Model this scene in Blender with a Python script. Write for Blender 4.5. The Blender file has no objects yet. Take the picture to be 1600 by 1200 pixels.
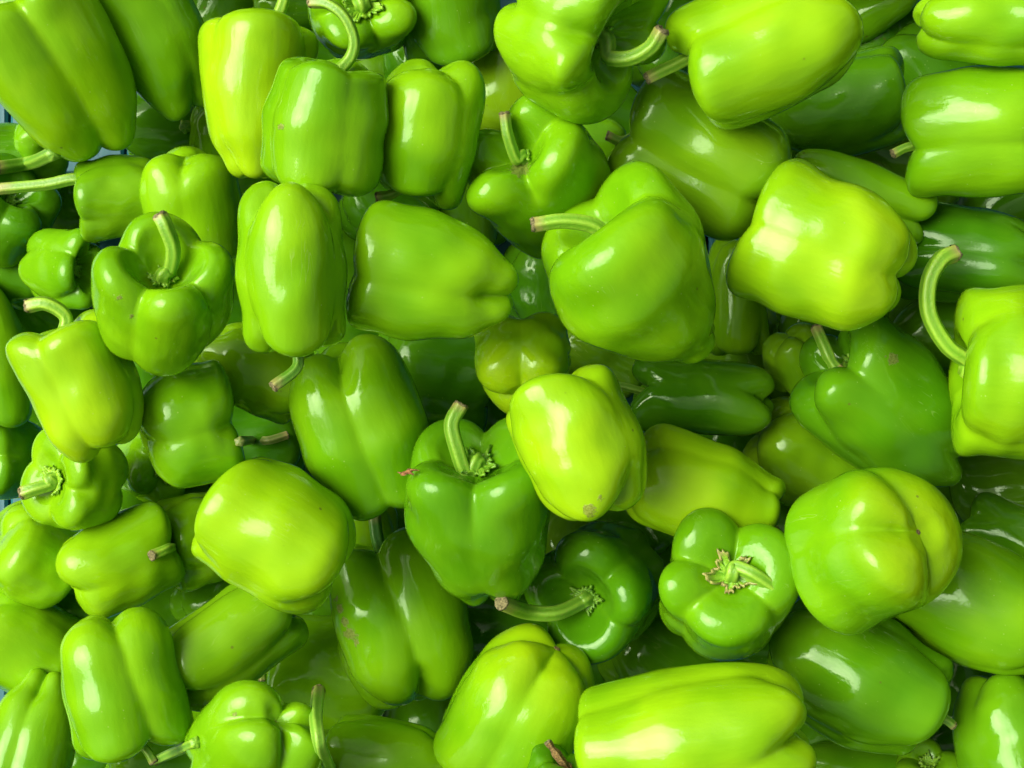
import bpy, math, random
import numpy as np

# ------------------------------------------------------------------ camera, sky, sun, exposure
scene = bpy.context.scene
HFOV = math.radians(36)
F = 800 / math.tan(HFOV / 2)          # focal length in units of a 1600 px wide frame
T_TABLE = 1.06                         # camera height above the table planks (metres)
cam_data = bpy.data.cameras.new('camera')
cam_data.angle = HFOV
cam_data.clip_start = 0.02
cam_data.clip_end = 200
cam = bpy.data.objects.new('camera', cam_data)
scene.collection.objects.link(cam)
cam.location = (0, 0, T_TABLE)
scene.camera = cam

SUN_EL, SUN_AZ = math.radians(50), math.radians(163)     # azimuth counter-clockwise from +X: light from the left, a little from above
world = bpy.data.worlds.new('World')
scene.world = world
world.use_nodes = True
wn = world.node_tree
sky = wn.nodes.new('ShaderNodeTexSky')
sky.sky_type = 'NISHITA'
sky.sun_disc = False
sky.sun_elevation = SUN_EL
sky.sun_rotation = math.pi / 2 - SUN_AZ
sky.air_density = 0.6
sky.dust_density = 10.0
sky.ozone_density = 0.3
wn.links.new(sky.outputs[0], wn.nodes['Background'].inputs[0])
wn.nodes['Background'].inputs[1].default_value = 0.052

sun_data = bpy.data.lights.new('sun', 'SUN')
sun_data.energy = 1.5
sun_data.angle = math.radians(44)
sun_data.color = (1.0, 1.0, 0.95)
sun = bpy.data.objects.new('sun', sun_data)
scene.collection.objects.link(sun)
from mathutils import Vector, Matrix
sdir = Vector((math.cos(SUN_EL) * math.cos(SUN_AZ), math.cos(SUN_EL) * math.sin(SUN_AZ), math.sin(SUN_EL)))
sun.rotation_euler = sdir.to_track_quat('Z', 'Y').to_euler()
sun.location = sdir * 3

scene.view_settings.view_transform = 'Standard'
scene.view_settings.look = 'None'
scene.view_settings.gamma = 1
scene.view_settings.exposure = 1.42
scene.render.engine = 'CYCLES'
scene.cycles.use_denoising = True
scene.cycles.max_bounces = 8
scene.cycles.diffuse_bounces = 4
scene.cycles.glossy_bounces = 3

# ------------------------------------------------------------------ materials
def new_mat(name):
    m = bpy.data.materials.new(name)
    m.use_nodes = True
    nt = m.node_tree
    return m, nt, nt.nodes['Principled BSDF']

def node(nt, kind, **kw):
    n = nt.nodes.new(kind)
    for k, v in kw.items():
        setattr(n, k, v)
    return n

def math_node(nt, op, a, b=None, c=None, clamp=False):
    n = node(nt, 'ShaderNodeMath', operation=op, use_clamp=clamp)
    for i, x in enumerate((a, b, c)):
        if x is None:
            continue
        if isinstance(x, (int, float)):
            n.inputs[i].default_value = x
        else:
            nt.links.new(x, n.inputs[i])
    return n.outputs[0]

def mix_col(nt, fac, a, b, blend='MIX'):
    n = node(nt, 'ShaderNodeMix', data_type='RGBA', blend_type=blend)
    for i, x in ((0, fac), (6, a), (7, b)):
        if isinstance(x, (int, float)):
            n.inputs[i].default_value = x
        elif isinstance(x, tuple):
            n.inputs[i].default_value = x
        else:
            nt.links.new(x, n.inputs[i])
    return n.outputs[2]

def noise(nt, vec, scale, detail=3, rough=.55, dist=0.0):
    n = node(nt, 'ShaderNodeTexNoise')
    n.inputs['Scale'].default_value = scale
    n.inputs['Detail'].default_value = detail
    n.inputs['Roughness'].default_value = rough
    n.inputs['Distortion'].default_value = dist
    nt.links.new(vec, n.inputs['Vector'])
    return n.outputs['Fac']

def ramp(nt, fac, lo, hi):
    n = node(nt, 'ShaderNodeMapRange', clamp=True)
    n.inputs['From Min'].default_value = lo
    n.inputs['From Max'].default_value = hi
    nt.links.new(fac, n.inputs['Value'])
    return n.outputs[0]

def obj_coords(nt, stretch=None):
    tc = node(nt, 'ShaderNodeTexCoord')
    oi = node(nt, 'ShaderNodeObjectInfo')
    add = node(nt, 'ShaderNodeVectorMath', operation='ADD')
    sc = node(nt, 'ShaderNodeVectorMath', operation='SCALE')
    comb = node(nt, 'ShaderNodeCombineXYZ')
    for i in range(3):
        nt.links.new(oi.outputs['Random'], comb.inputs[i])
    nt.links.new(comb.outputs[0], sc.inputs[0])
    sc.inputs['Scale'].default_value = 9.0
    nt.links.new(tc.outputs['Object'], add.inputs[0])
    nt.links.new(sc.outputs[0], add.inputs[1])
    out = add.outputs[0]
    if stretch:
        mp = node(nt, 'ShaderNodeMapping')
        mp.inputs['Scale'].default_value = stretch
        nt.links.new(out, mp.inputs['Vector'])
        out = mp.outputs[0]
    return out, oi

def attr(nt, name):
    n = node(nt, 'ShaderNodeAttribute', attribute_name=name)
    return n.outputs['Fac']

def flesh_material():
    m, nt, bs = new_mat('pepper_skin')
    L = nt.links
    P, oi = obj_coords(nt)
    S, _ = obj_coords(nt, (1, 1, .10))
    W, _ = obj_coords(nt, (1, 1, .28))
    base = oi.outputs['Color']
    big = noise(nt, P, 22, 2)
    med = noise(nt, P, 90, 4)
    streak = noise(nt, S, 330, 4, .65)
    fine = noise(nt, P, 900, 2)
    axis, lobe, scar = attr(nt, 'axis'), attr(nt, 'lobe'), attr(nt, 'scar')
    # lighter, yellower pigment in broad patches, towards the blossom end and along the furrows
    light = mix_col(nt, 1.0, base, (1.24, 1.14, 1.2, 1), 'MULTIPLY')
    dark = mix_col(nt, 1.0, base, (.76, .86, .8, 1), 'MULTIPLY')
    f = math_node(nt, 'ADD', ramp(nt, big, .35, .68), math_node(nt, 'MULTIPLY', math_node(nt, 'SUBTRACT', .5, axis), .5), clamp=True)
    col = mix_col(nt, f, dark, light)
    tipf = math_node(nt, 'MULTIPLY', math_node(nt, 'MULTIPLY', attr(nt, 'tip'), .75), ramp(nt, math_node(nt, 'ADD', axis, math_node(nt, 'MULTIPLY', big, -.3)),   .24, -.3))
    col = mix_col(nt, tipf, col, (.30, .45, .003, 1))
    fur = math_node(nt, 'MULTIPLY', math_node(nt, 'POWER', math_node(nt, 'SUBTRACT', 1, lobe), 4), .35)
    col = mix_col(nt, fur, col, light)
    col = mix_col(nt, math_node(nt, 'MULTIPLY', ramp(nt, streak, .45, .72), .10), col, light)
    col = mix_col(nt, math_node(nt, 'MULTIPLY', ramp(nt, med, .55, .8), .25), col, dark)
    # thin pale scuffs
    sc1 = noise(nt, S, 120, 2, .5, 1.5)
    line = math_node(nt, 'SUBTRACT', 1, math_node(nt, 'MULTIPLY', math_node(nt, 'ABSOLUTE', math_node(nt, 'SUBTRACT', sc1, .5)), 90), clamp=True)
    line = math_node(nt, 'MULTIPLY', line, ramp(nt, noise(nt, P, 40, 2), .60, .70))
    col = mix_col(nt, math_node(nt, 'MULTIPLY', line, .2), col, (.42, .55, .16, 1))
    # small brown specks
    vor = node(nt, 'ShaderNodeTexVoronoi', feature='F1')
    vor.inputs['Scale'].default_value = 55
    L.new(P, vor.inputs['Vector'])
    speck = math_node(nt, 'MULTIPLY', ramp(nt, vor.outputs['Distance'], .06, .035), ramp(nt, noise(nt, P, 31, 1), .53, .57))
    col = mix_col(nt, math_node(nt, 'MULTIPLY', speck, .7), col, (.10, .12, .015, 1))
    vor2 = node(nt, 'ShaderNodeTexVoronoi', feature='F1')
    vor2.inputs['Scale'].default_value = 210
    L.new(P, vor2.inputs['Vector'])
    dust = math_node(nt, 'MULTIPLY', ramp(nt, vor2.outputs['Distance'], .10, .04), ramp(nt, noise(nt, P, 45, 3), .47, .62))
    col = mix_col(nt, math_node(nt, 'MULTIPLY', dust, .5), col, (.36, .50, .12, 1))
    # dry scabs: where the mesh says so, broken up by noise
    sm = ramp(nt, math_node(nt, 'ADD', scar, math_node(nt, 'MULTIPLY', math_node(nt, 'SUBTRACT', noise(nt, P, 240, 5, .75), .5), 2.4)), .42, .56)
    sm = math_node(nt, 'MULTIPLY', sm, ramp(nt, scar, .02, .2))
    scabcol = mix_col(nt, ramp(nt, fine, .3, .7), (.08, .06, .015, 1), (.27, .25, .08, 1))
    col = mix_col(nt, math_node(nt, 'MULTIPLY', sm, .62), col, scabcol)
    L.new(col, bs.inputs['Base Color'])
    r = math_node(nt, 'ADD', .05, math_node(nt, 'MULTIPLY', med, .06))
    r = math_node(nt, 'ADD', r, math_node(nt, 'MULTIPLY', ramp(nt, noise(nt, W, 230, 5, .75), .48, .62), .13))
    r = math_node(nt, 'ADD', r, math_node(nt, 'MULTIPLY', sm, .4))
    L.new(r, bs.inputs['Roughness'])
    bs.inputs['IOR'].default_value = 1.45
    bs.inputs['Specular IOR Level'].default_value = .42
    bs.inputs['Specular Tint'].default_value = (.80, 1, .68, 1)
    bs.inputs['Subsurface Weight'].default_value = .06
    bs.inputs['Subsurface Radius'].default_value = (.9, 1.0, .12)
    bs.inputs['Subsurface Scale'].default_value = .004
    h = math_node(nt, 'ADD', math_node(nt, 'MULTIPLY', noise(nt, W, 120, 2, .45), 1.0), math_node(nt, 'MULTIPLY', noise(nt, P, 300, 3), .13))
    h = math_node(nt, 'ADD', h, math_node(nt, 'MULTIPLY', fine, .07))
    h = math_node(nt, 'ADD', h, math_node(nt, 'MULTIPLY', math_node(nt, 'MULTIPLY', sm, fine), .8))
    b = node(nt, 'ShaderNodeBump')
    b.inputs['Strength'].default_value = .55
    b.inputs['Distance'].default_value = .0009
    L.new(h, b.inputs['Height'])
    L.new(b.outputs[0], bs.inputs['Normal'])
    return m

def stem_material():
    m, nt, bs = new_mat('stem_green')
    P, oi = obj_coords(nt)
    rib, along = attr(nt, 'rib'), attr(nt, 'along')
    n1 = noise(nt, P, 160, 4)
    n2 = noise(nt, P, 700, 3)
    base = oi.outputs['Color']
    light = mix_col(nt, 1.0, base, (1.35, 1.2, 1.6, 1), 'MULTIPLY')
    dark = mix_col(nt, 1.0, base, (.6, .75, .5, 1), 'MULTIPLY')
    col = mix_col(nt, rib, dark, light)
    col = mix_col(nt, math_node(nt, 'MULTIPLY', ramp(nt, n1, .45, .75), .4), col, dark)
    fle = math_node(nt, 'MULTIPLY', ramp(nt, n2, .63, .72), .35)
    col = mix_col(nt, fle, col, (.34, .30, .10, 1))
    dry = math_node(nt, 'MULTIPLY', ramp(nt, math_node(nt, 'ADD', along, math_node(nt, 'MULTIPLY', n1, .12)), .95, 1.08), .8)
    col = mix_col(nt, dry, col, (.36, .27, .10, 1))
    nt.links.new(col, bs.inputs['Base Color'])
    bs.inputs['Roughness'].default_value = .42
    bs.inputs['Subsurface Weight'].default_value = .08
    bs.inputs['Subsurface Scale'].default_value = .002
    b = node(nt, 'ShaderNodeBump')
    b.inputs['Strength'].default_value = .5
    b.inputs['Distance'].default_value = .0006
    nt.links.new(math_node(nt, 'ADD', n1, n2), b.inputs['Height'])
    nt.links.new(b.outputs[0], bs.inputs['Normal'])
    return m

def dry_material(name, c1, c2):
    m, nt, bs = new_mat(name)
    P, oi = obj_coords(nt)
    n1 = noise(nt, P, 900, 4, .7)
    col = mix_col(nt, ramp(nt, n1, .35, .65), c1, c2)
    nt.links.new(col, bs.inputs['Base Color'])
    bs.inputs['Roughness'].default_value = .8
    b = node(nt, 'ShaderNodeBump')
    b.inputs['Strength'].default_value = .8
    b.inputs['Distance'].default_value = .0008
    nt.links.new(n1, b.inputs['Height'])
    nt.links.new(b.outputs[0], bs.inputs['Normal'])
    return m

def plank_material():
    m, nt, bs = new_mat('teal_paint')
    P, oi = obj_coords(nt, (1, .08, 1))
    n1 = noise(nt, P, 120, 4, .6)
    n2 = noise(nt, P, 30, 3)
    col = mix_col(nt, n1, (.006, .085, .10, 1), (.016, .15, .16, 1))
    col = mix_col(nt, ramp(nt, n2, .62, .72), col, (.03, .12, .11, 1))
    nt.links.new(col, bs.inputs['Base Color'])
    bs.inputs['Roughness'].default_value = .45
    b = node(nt, 'ShaderNodeBump')
    b.inputs['Strength'].default_value = .4
    b.inputs['Distance'].default_value = .001
    nt.links.new(n1, b.inputs['Height'])
    nt.links.new(b.outputs[0], bs.inputs['Normal'])
    return m

SKIN = flesh_material()
STEM = stem_material()
TIP = dry_material('dry_cut', (.045, .04, .01, 1), (.26, .24, .09, 1))
SCAR = dry_material('blossom_scar_brown', (.04, .03, .008, 1), (.28, .22, .05, 1))
DEAD = dry_material('withered_stem', (.05, .03, .006, 1), (.30, .20, .05, 1))
DRY = dry_material('dried_brown', (.12, .05, .015, 1), (.42, .20, .06, 1))
TEAL = plank_material()

# ------------------------------------------------------------------ helpers
COL = scene.collection
GROUP = 'green bell peppers heaped in one pile'

def mesh_obj(name, V, faces, mat, parent=None, attrs=None, color=None, matrix=None, smooth=True):
    me = bpy.data.meshes.new(name)
    V = np.asarray(V, dtype=np.float32)
    quads = np.asarray(faces, dtype=np.int32)
    n, k = quads.shape
    me.vertices.add(len(V))
    me.vertices.foreach_set('co', V.ravel())
    me.loops.add(n * k)
    me.loops.foreach_set('vertex_index', quads.ravel())
    me.polygons.add(n)
    me.polygons.foreach_set('loop_start', np.arange(0, n * k, k, dtype=np.int32))
    me.update(calc_edges=True)
    me.polygons.foreach_set('use_smooth', np.full(n, smooth))
    for an, av in (attrs or {}).items():
        a = me.attributes.new(an, 'FLOAT', 'POINT')
        a.data.foreach_set('value', np.asarray(av, dtype=np.float32))
    me.materials.append(mat)
    me.validate()
    o = bpy.data.objects.new(name, me)
    COL.objects.link(o)
    if parent is not None:
        o.parent = parent
    if matrix is not None:
        o.matrix_world = matrix
    if color is not None:
        o.color = (*color, 1)
    return o

def grid_faces(nv, nt, closed=True):
    """nv rings of nt points, joined round each ring"""
    i = np.arange(nv - 1)[:, None]
    j = np.arange(nt)[None, :]
    j2 = (j + 1) % nt
    a = i * nt + j; b = i * nt + j2; c = (i + 1) * nt + j2; d = (i + 1) * nt + j
    return np.stack([a, b, c, d], -1).reshape(-1, 4)

def sstep(lo, hi, x):
    t = np.clip((x - lo) / (hi - lo), 0, 1)
    return t * t * (3 - 2 * t)

def catmull(P, n):
    P = np.asarray(P, float)
    Q = np.vstack([2 * P[0] - P[1], P, 2 * P[-1] - P[-2]])
    m = len(P) - 1
    out = []
    for u in np.linspace(0, m - 1e-9, n):
        i = int(u); t = u - i
        p0, p1, p2, p3 = Q[i:i + 4]
        out.append(.5 * (2 * p1 + (p2 - p0) * t + (2 * p0 - 5 * p1 + 4 * p2 - p3) * t * t + (3 * p1 - p0 - 3 * p2 + p3) * t ** 3))
    return np.array(out)

def norm(v):
    return v / np.linalg.norm(v)

CAM = np.array([0, 0, T_TABLE])

def ray(px, py):
    """point at unit depth below the camera along the line of sight of a place in the 1600x1200 layout"""
    return np.array([(px - 800) / F, -(py - 600) / F, -1.0])

def project(V):
    t = -V[:, 2]
    return np.stack([800 + F * V[:, 0] / t, 600 - F * V[:, 1] / t], 1), t

# ------------------------------------------------------------------ the pepper's own surface
class Shape:
    def __init__(s, fur, rng, wb=.84, ws=1.0, cd=.34, bd=.12, fm=.08, fe=.24, ld=.15, twist=0., bend=(0, 0), mid=1.0, rough=1.0, e=.16, lobes=None, ft=None, lt=None, tp=0., cw=0.):
        if mid == 1.0: mid = rng.uniform(.945, 1.0) if tp == 0 else 1.0
        s.fur = sorted([math.radians(f) % (2 * math.pi) for f in fur])
        s.n = len(s.fur)
        s.rad = rng.uniform(-.05, .05, s.n)
        s.hi = rng.uniform(-.07, .07, s.n)
        if lobes:
            for i, (r_, h_) in enumerate(lobes[:s.n]):
                s.rad[i] = r_; s.hi[i] = h_
        s.ft = fe if ft is None else ft; s.lt = ld if lt is None else lt
        s.fm, s.fe, s.ld, s.twist, s.bend, s.e = fm, fe, ld, twist, bend, e
        s.fv = rng.uniform(.7, 1.25, s.n)
        lerp = lambda a, b, t: a + (b - a) * t
        C = [(0, -1 + bd), (.16 * wb, -1 + bd * .7), (.40 * wb, -1.0 + bd * .05), (.72 * wb, -.955), (.95 * wb, -.79),
             (lerp(wb, mid, .58 - .2 * tp), -.52), (lerp(wb, mid, .93 - .2 * tp), -.12), (mid, .2), (lerp(ws, mid, .4), .52), (ws, .77), (.93 * ws, .925), ((.73 + .07 * cw) * ws, 1.0),
             ((.50 + .12 * cw) * ws, .985), ((.32 + .14 * cw) * ws, 1 - cd * .5), ((.17 + .10 * cw) * ws, 1 - cd * .93), (0, 1 - cd)]
        P = catmull(C, 400)
        d = np.r_[0, np.cumsum(np.hypot(*np.diff(P, axis=0).T))]
        s.u = d / d[-1]; s.P = P
        s.modes = [(rng.integers(1, 5), rng.integers(1, 4), rng.uniform(0, 6.28), rng.uniform(0, 6.28), rng.uniform(.005, .017) * rough) for _ in range(6)]
        if bend == (0, 0): s.bend = (rng.uniform(-.07, .07), rng.uniform(-.09, .09))
        s.modes += [(rng.integers(4, 9), rng.integers(2, 6), rng.uniform(0, 6.28), rng.uniform(0, 6.28), rng.uniform(.0015, .0045) * rough) for _ in range(6)]

    def lobe(s, th):
        th = np.mod(th, 2 * math.pi)
        f = np.array(s.fur)
        k = np.searchsorted(f, th, side='right') - 1
        lo = np.where(k < 0, f[-1] - 2 * math.pi, f[k])
        hi = np.where(k < 0, f[0], np.where(k + 1 < s.n, f[(k + 1) % s.n], f[0] + 2 * math.pi))
        fr = (th - lo) / (hi - lo)
        sn = np.sin(math.pi * fr)
        L = (np.sqrt(sn ** 2 + s.e ** 2) - s.e) / (math.sqrt(1 + s.e ** 2) - s.e)
        L = L ** .72
        kk = np.mod(k, s.n)
        nxt = np.mod(kk + 1, s.n)
        fvv = np.where(fr < .5, s.fv[kk], s.fv[nxt])           # depth of the nearer furrow
        blend = np.abs(fr - .5) * 2
        fvv = 1 + (fvv - 1) * blend
        return L, s.rad[kk] * L, s.hi[kk] * L, fvv

    def __call__(s, th, v):
        """th, v arrays of one shape -> local coordinates (b, c, a), lobe; half-width and half-length 1"""
        rho = np.interp(v, s.u, s.P[:, 0]); z = np.interp(v, s.u, s.P[:, 1])
        L, rad, hi, fv = s.lobe(th + s.twist * z)
        top = sstep(.25, .95, z); bot = sstep(-.1, -.9, z)
        # inside the hollow at the stem end the walls are closer together
        ins = np.interp(v, s.u, np.r_[np.zeros(len(s.u) - 90), np.linspace(0, 1, 90)])
        top = np.maximum(top, sstep(0, .3, ins))
        fd = s.fm + np.maximum((s.ft - s.fm) * top, (s.fe * .85 - s.fm) * bot) * 1.0
        r = rho * (1 - fd * fv * (1 - L) + rad)
        g = sstep(0, .5, rho)
        z = z - s.lt * fv * (1 - L) * g * sstep(.4, 1.0, z) * (1 - .5 * ins) + s.ld * 1.0 * fv * (1 - L) * g * sstep(-.4, -1.0, z)
        z = z + hi * g * (sstep(.2, 1, z) - sstep(-.2, -1, z))
        w = 0
        for k, m_, a, b, amp in s.modes:
            w = w + amp * np.cos(k * th + a) * np.cos(m_ * math.pi * z * .8 + b)
        r = r * (1 + w) 
        x = r * np.cos(th) + s.bend[0] * (z ** 2 - .3)
        y = r * np.sin(th) + s.bend[1] * (z ** 2 - .3)
        return x, y, z, L

NT, NV = 104, 72

class Pepper:
    def __init__(p, key, cx, cy, along, across, ang, tilt, fur, col, rank, label, **o):
        p.key, p.c, p.along, p.across, p.tilt, p.rank, p.label, p.o = key, (cx, cy), along, across, tilt, rank, label, o
        p.col = col
        if rank < 4.9: p.along = along = along * 1.3; p.across = across = across * 1.35
        seed = sum(ord(ch) * (i + 7) for i, ch in enumerate(key)) % 100000
        p.rng = np.random.default_rng(seed)
        sk = {k: o[k] for k in ('wb', 'ws', 'cd', 'bd', 'fm', 'fe', 'ld', 'twist', 'bend', 'mid', 'rough', 'e', 'lobes', 'ft', 'lt', 'tp', 'cw') if k in o}
        p.shape = Shape(fur, p.rng, **sk)
        a = math.radians(ang); t = math.radians(tilt)
        ef = norm(ray(cx, cy))
        er = norm(np.array([1., 0, 0]) - ef * ef[0])
        ed = np.cross(ef, er)                       # image down
        if ed[1] > 0: ed = -ed
        dirv = math.cos(a) * er + math.sin(a) * ed
        p.A = math.cos(t) * dirv - math.sin(t) * ef
        p.B = norm(-ef - p.A * np.dot(-ef, p.A)) if abs(tilt) < 89 else -dirv
        p.C = np.cross(p.A, p.B)
        p.dirs = (np.array([math.cos(a), math.sin(a)]), np.array([-math.sin(a), math.cos(a)]))
        th, v = np.meshgrid(np.linspace(0, 2 * math.pi, NT, endpoint=False), np.linspace(0, 1, NV))
        p.x, p.y, p.z, p.L = [q.ravel() for q in p.shape(th.ravel(), v.ravel())]
        p.v = v.ravel()
        # fit half-length H, half-widths Wb, Wc and the centre so that the seen outline has the given size
        W = across / 2 / F; H = along / 2 / F; Wb = W * o.get('thick', 1.0)
        if abs(tilt) >= 50: H = W * o.get('asp', 1.1)
        ctr = ray(cx, cy).copy()
        for it in range(9):
            V = ctr + p.x[:, None] * Wb * p.B + p.y[:, None] * W * p.C + p.z[:, None] * H * p.A
            q, _ = project(V)
            s1 = (q - np.array(p.c)) @ p.dirs[0]; s2 = (q - np.array(p.c)) @ p.dirs[1]
            e1, e2 = np.ptp(s1), np.ptp(s2)
            m = (s1.max() + s1.min()) / 2 * p.dirs[0] + (s2.max() + s2.min()) / 2 * p.dirs[1]
            ctr = ctr - np.array([m[0] / F, -m[1] / F, 0])
            W *= across / e2
            if abs(tilt) < 50:
                H = np.clip(H * (along / e1) ** 1.3, .6 * W, 2.4 * W); Wb = W * o.get('thick', 1.0)
            else:
                Wb = np.clip(Wb * (along / e1) ** 1.2, .7 * W, 1.4 * W); H = W * o.get('asp', 1.1)
        p.W, p.Wb, p.H, p.ctr = W, Wb, H, ctr
        p.V1 = ctr + p.x[:, None] * Wb * p.B + p.y[:, None] * W * p.C + p.z[:, None] * H * p.A
        p.q, p.t1 = project(p.V1)

    def point(p, th, v):
        """surface point(s) relative to the camera at unit depth scale"""
        x, y, z, L = p.shape(np.asarray(th, float), np.asarray(v, float))
        return p.ctr + x[..., None] * p.Wb * p.B + y[..., None] * p.W * p.C + z[..., None] * p.H * p.A

# ------------------------------------------------------------------ the pile, listed by where each pepper shows
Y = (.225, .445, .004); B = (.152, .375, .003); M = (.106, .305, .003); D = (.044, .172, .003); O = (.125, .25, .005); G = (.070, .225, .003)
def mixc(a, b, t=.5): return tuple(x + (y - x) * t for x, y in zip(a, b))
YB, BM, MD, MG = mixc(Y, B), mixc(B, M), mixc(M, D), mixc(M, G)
P = []
def pep(*a, **k): P.append(Pepper(*a, **k))
# key, centre, along, across, angle of the stem end, tilt of the stem end towards the viewer, furrow angles, pigment, order in the pile, label
pep('a01', 86, 104, 330, 222, -118, 12, [2, 95, 185, -88], YB, 9, 'long yellow-green pepper at the top left corner with one deep lengthwise furrow', stem=[(-22, -6), (-60, -40)], sr=13, calyx=1, fe=0.28, wb=0.72, tp=0.4, fm=0.15)
pep('a02', 242, 62, 262, 165, -115, 2, [25, 130, -120], mixc(BM, M, .5), 7.2, 'darker smooth pepper slanting between the top left corner pepper and the streaked one', stem=[(160, -32), (150, -60)], sr=9, wb=0.7, ws=1.05, lift=0.03)
pep('a03', 398, 146, 268, 190, -86, -8, [-58, 66, 180], Y, 7.5, 'upright bright lime pepper with two tall glossy streaks, its stem leaving the top edge', stem=[(434, 24), (446, -12), (452, -40)], sr=11, ws=1.1, wb=0.6, lt=0.1, tp=0.4)
pep('a04', 506, 202, 228, 200, -82, 8, [22, 120, -62, 200], BM, 8.2, 'scuffed pepper whose thin stem hooks up and left to the top edge', fe=.22, stem=[(546, 92, 0), (553, 62, 8), (538, 26, 18), (512, 6, 18), (486, 3, 8)], sr=10.5, calyx=1, sdrape=0, wb=0.98, ws=0.84, lt=0.08, ft=0.12, blem=[(437, 197, 5)], fm=0.12)
pep('a05', 566, 18, 158, 172, -90, 78, [20, 110, 200, -75], B, 6.0, 'stem-end-up pepper at the top edge showing a pale crinkled calyx', fe=.3, cd=.22, stem=[(560, -6, 12), (552, -30, 20)], sr=13, calyx=2.6)
pep('a06', 665, 203, 236, 170, 100, -6, [-44, 84, 180], B, 8.0, 'small blocky pepper with a short curled stem showing at its lower left', ld=.22, sr=9, sdrape=0, fe=0.2, lobes=[(0, 0), (0, .1), (0, -.1)], stem=[(634, 290, 2), (612, 304, 8), (590, 308, 6)], ws=0.84, wb=0.9)
pep('a07', 792, 128, 170, 150, -100, -20, [40, 160, -80], mixc(O, YB, .4), 4.0, 'dull pale pepper half hidden under the big one at the top centre', rough=.6, lift=0.03)
pep('a08', 908, 44, 268, 284, 24, 32, [-78, 62, 165, -150, 6], B, 8.4, 'big pepper at the top centre with an upturned thick stem in a dark hollow', fe=.30, cd=.55, ws=1.0, stem=[(952, 88, 6), (985, 90, 22), (1016, 74, 40), (1034, 48, 52)], sr=14, calyx=1.0, cw=0.8)
pep('a09', 1205, 66, 300, 216, 157, 3, [38, -75, 150], YB, 8.6, 'large glossy pepper lying aslant at the top edge, straight stem pointing lower left', stem=[(1082, 92), (1050, 104), (1012, 122)], sr=11, wb=0.82, fe=0.16, fm=0.11)
pep('a10', 1360, 12, 170, 90, 150, -5, [30, 150, -90], M, 7.0, 'sliver of a pepper showing behind the large glossy one at the top edge')
pep('a11', 1548, 38, 245, 136, 2, -4, [38, 150, -80], B, 7.6, 'pepper in the top right corner with a pale glossy band along its upper side', fe=.28)
pep('a12', 1303, 167, 240, 166, -10, -4, [58, 170, -70], G, 6.0, 'dark green pepper carrying a long grey-green shine, wedged at the upper right', wb=0.95, ws=0.95, fe=0.18, lift=0.05)
pep('a13', 1532, 206, 246, 208, 176, -6, [-14, 100, -120], BM, 7.4, 'broad pepper at the right edge with rippled shine and a notched left end', stem=[(1430, 226), (1412, 232), (1396, 240)], sr=9, sdrape=0, wb=0.95, ws=0.96, fe=0.16, lt=0.14, fm=0.11)
pep('a14', 1095, 245, 270, 218, 208, -4, [-20, 100, 205, -95], mixc(BM, O, .5), 6.6, 'wide dull green pepper with blotchy pale shine, under the large glossy one', stem=[(975, 220), (950, 212)], sr=9, sdrape=0, wb=0.92, fe=0.18, lift=0.02, fm=0.12)
pep('a15', 838, 280, 240, 220, -128, 54, [-16, -108, 92, 179], B, 7.8, 'pepper with a deeply folded crown, thin pointed stem standing at its upper left', fm=.10, ld=.24, stem=[(806, 248, 14), (793, 212, 34), (788, 178, 40)], sr=10, calyx=.9, blem=[(812, 262, 16)], fe=0.22, ft=0.28, cd=0.34, cw=0.2)
pep('a16', 918, 226, 120, 100, 190, -5, [30, 150, -90], M, 6.2, 'end of a green pepper poking out right of the folded-crown pepper')
pep('a17', 1000, 438, 318, 274, -130, 26, [72, -98, 165], B, 9.6, 'large heart-shaped pepper on top, thick stem reaching left with a dry brown tip', ws=1.02, stem=[(950, 372, 14), (925, 352, 26), (880, 345, 34), (834, 351, 36)], sr=13.5, calyx=.9, fe=0.18, ld=0.1, ft=0.25, lt=0.2, wb=0.4, tp=1, cw=0.5, cd=0.36, fm=0.05, lobes=[(0, 0), (-.1, -.04), (.05, .04)])
pep('a18', 1292, 390, 276, 240, 200, -8, [-2, 100, 190, -105], Y, 9.0, 'pale lime pepper with two fat lobes split at its right end', fe=0.2, ld=0.2, ft=0.2, lt=0.14, wb=0.78, fm=0.11)
pep('a19', 1345, 300, 240, 100, 22, -6, [20, 140, -100], BM, 6.4, 'slim part of a pepper showing above the pale two-lobed lime pepper')
pep('a20', 1518, 402, 236, 160, 188, -4, [8, 60, 150, -60, -130], D, 5.6, 'dark ribbed pepper at the right edge under the hooked pale stem', fe=.16, lift=0.02, wb=0.8)
pep('a21', 1600, 582, 236, 276, 184, 10, [-58, 44, 150, -140], YB, 9.2, 'bright pepper on the right edge with a long pale hooked stem', ws=.98, fe=.24, ld=.12, stem=[(1516, 566, 4), (1480, 540, 12), (1452, 490, 20), (1452, 440, 24), (1470, 406, 22), (1490, 396, 12)], sr=15.5, sdrape=0)
pep('a22', 1386, 634, 326, 222, -140, 28, [6, -62, 150, -140], MD, 7.7, 'dark green pepper whose stem is kinked and scarred brown halfway', ws=.98, cd=.34, fe=.24, stem=[(1322, 596, 12), (1300, 566, 20), (1288, 540, 16), (1276, 512, 4)], sr=11, calyx=1.3, blem=[(1395, 560, 10)], sdrape=0, kink=1, wb=0.8, tp=0.5)
pep('a23', 1246, 566, 116, 104, 70, -30, [50, 170, -40], mixc(B, O), 5.6, 'small olive pepper end left of the kinked brown stem', fe=.2, lift=0.02)
pep('a24', 1150, 462, 190, 104, 88, -5, [60, 180, -60], B, 5.0, 'olive pepper squeezed between the heart-shaped and the pale two-lobed ones', lift=0.03)
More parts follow.
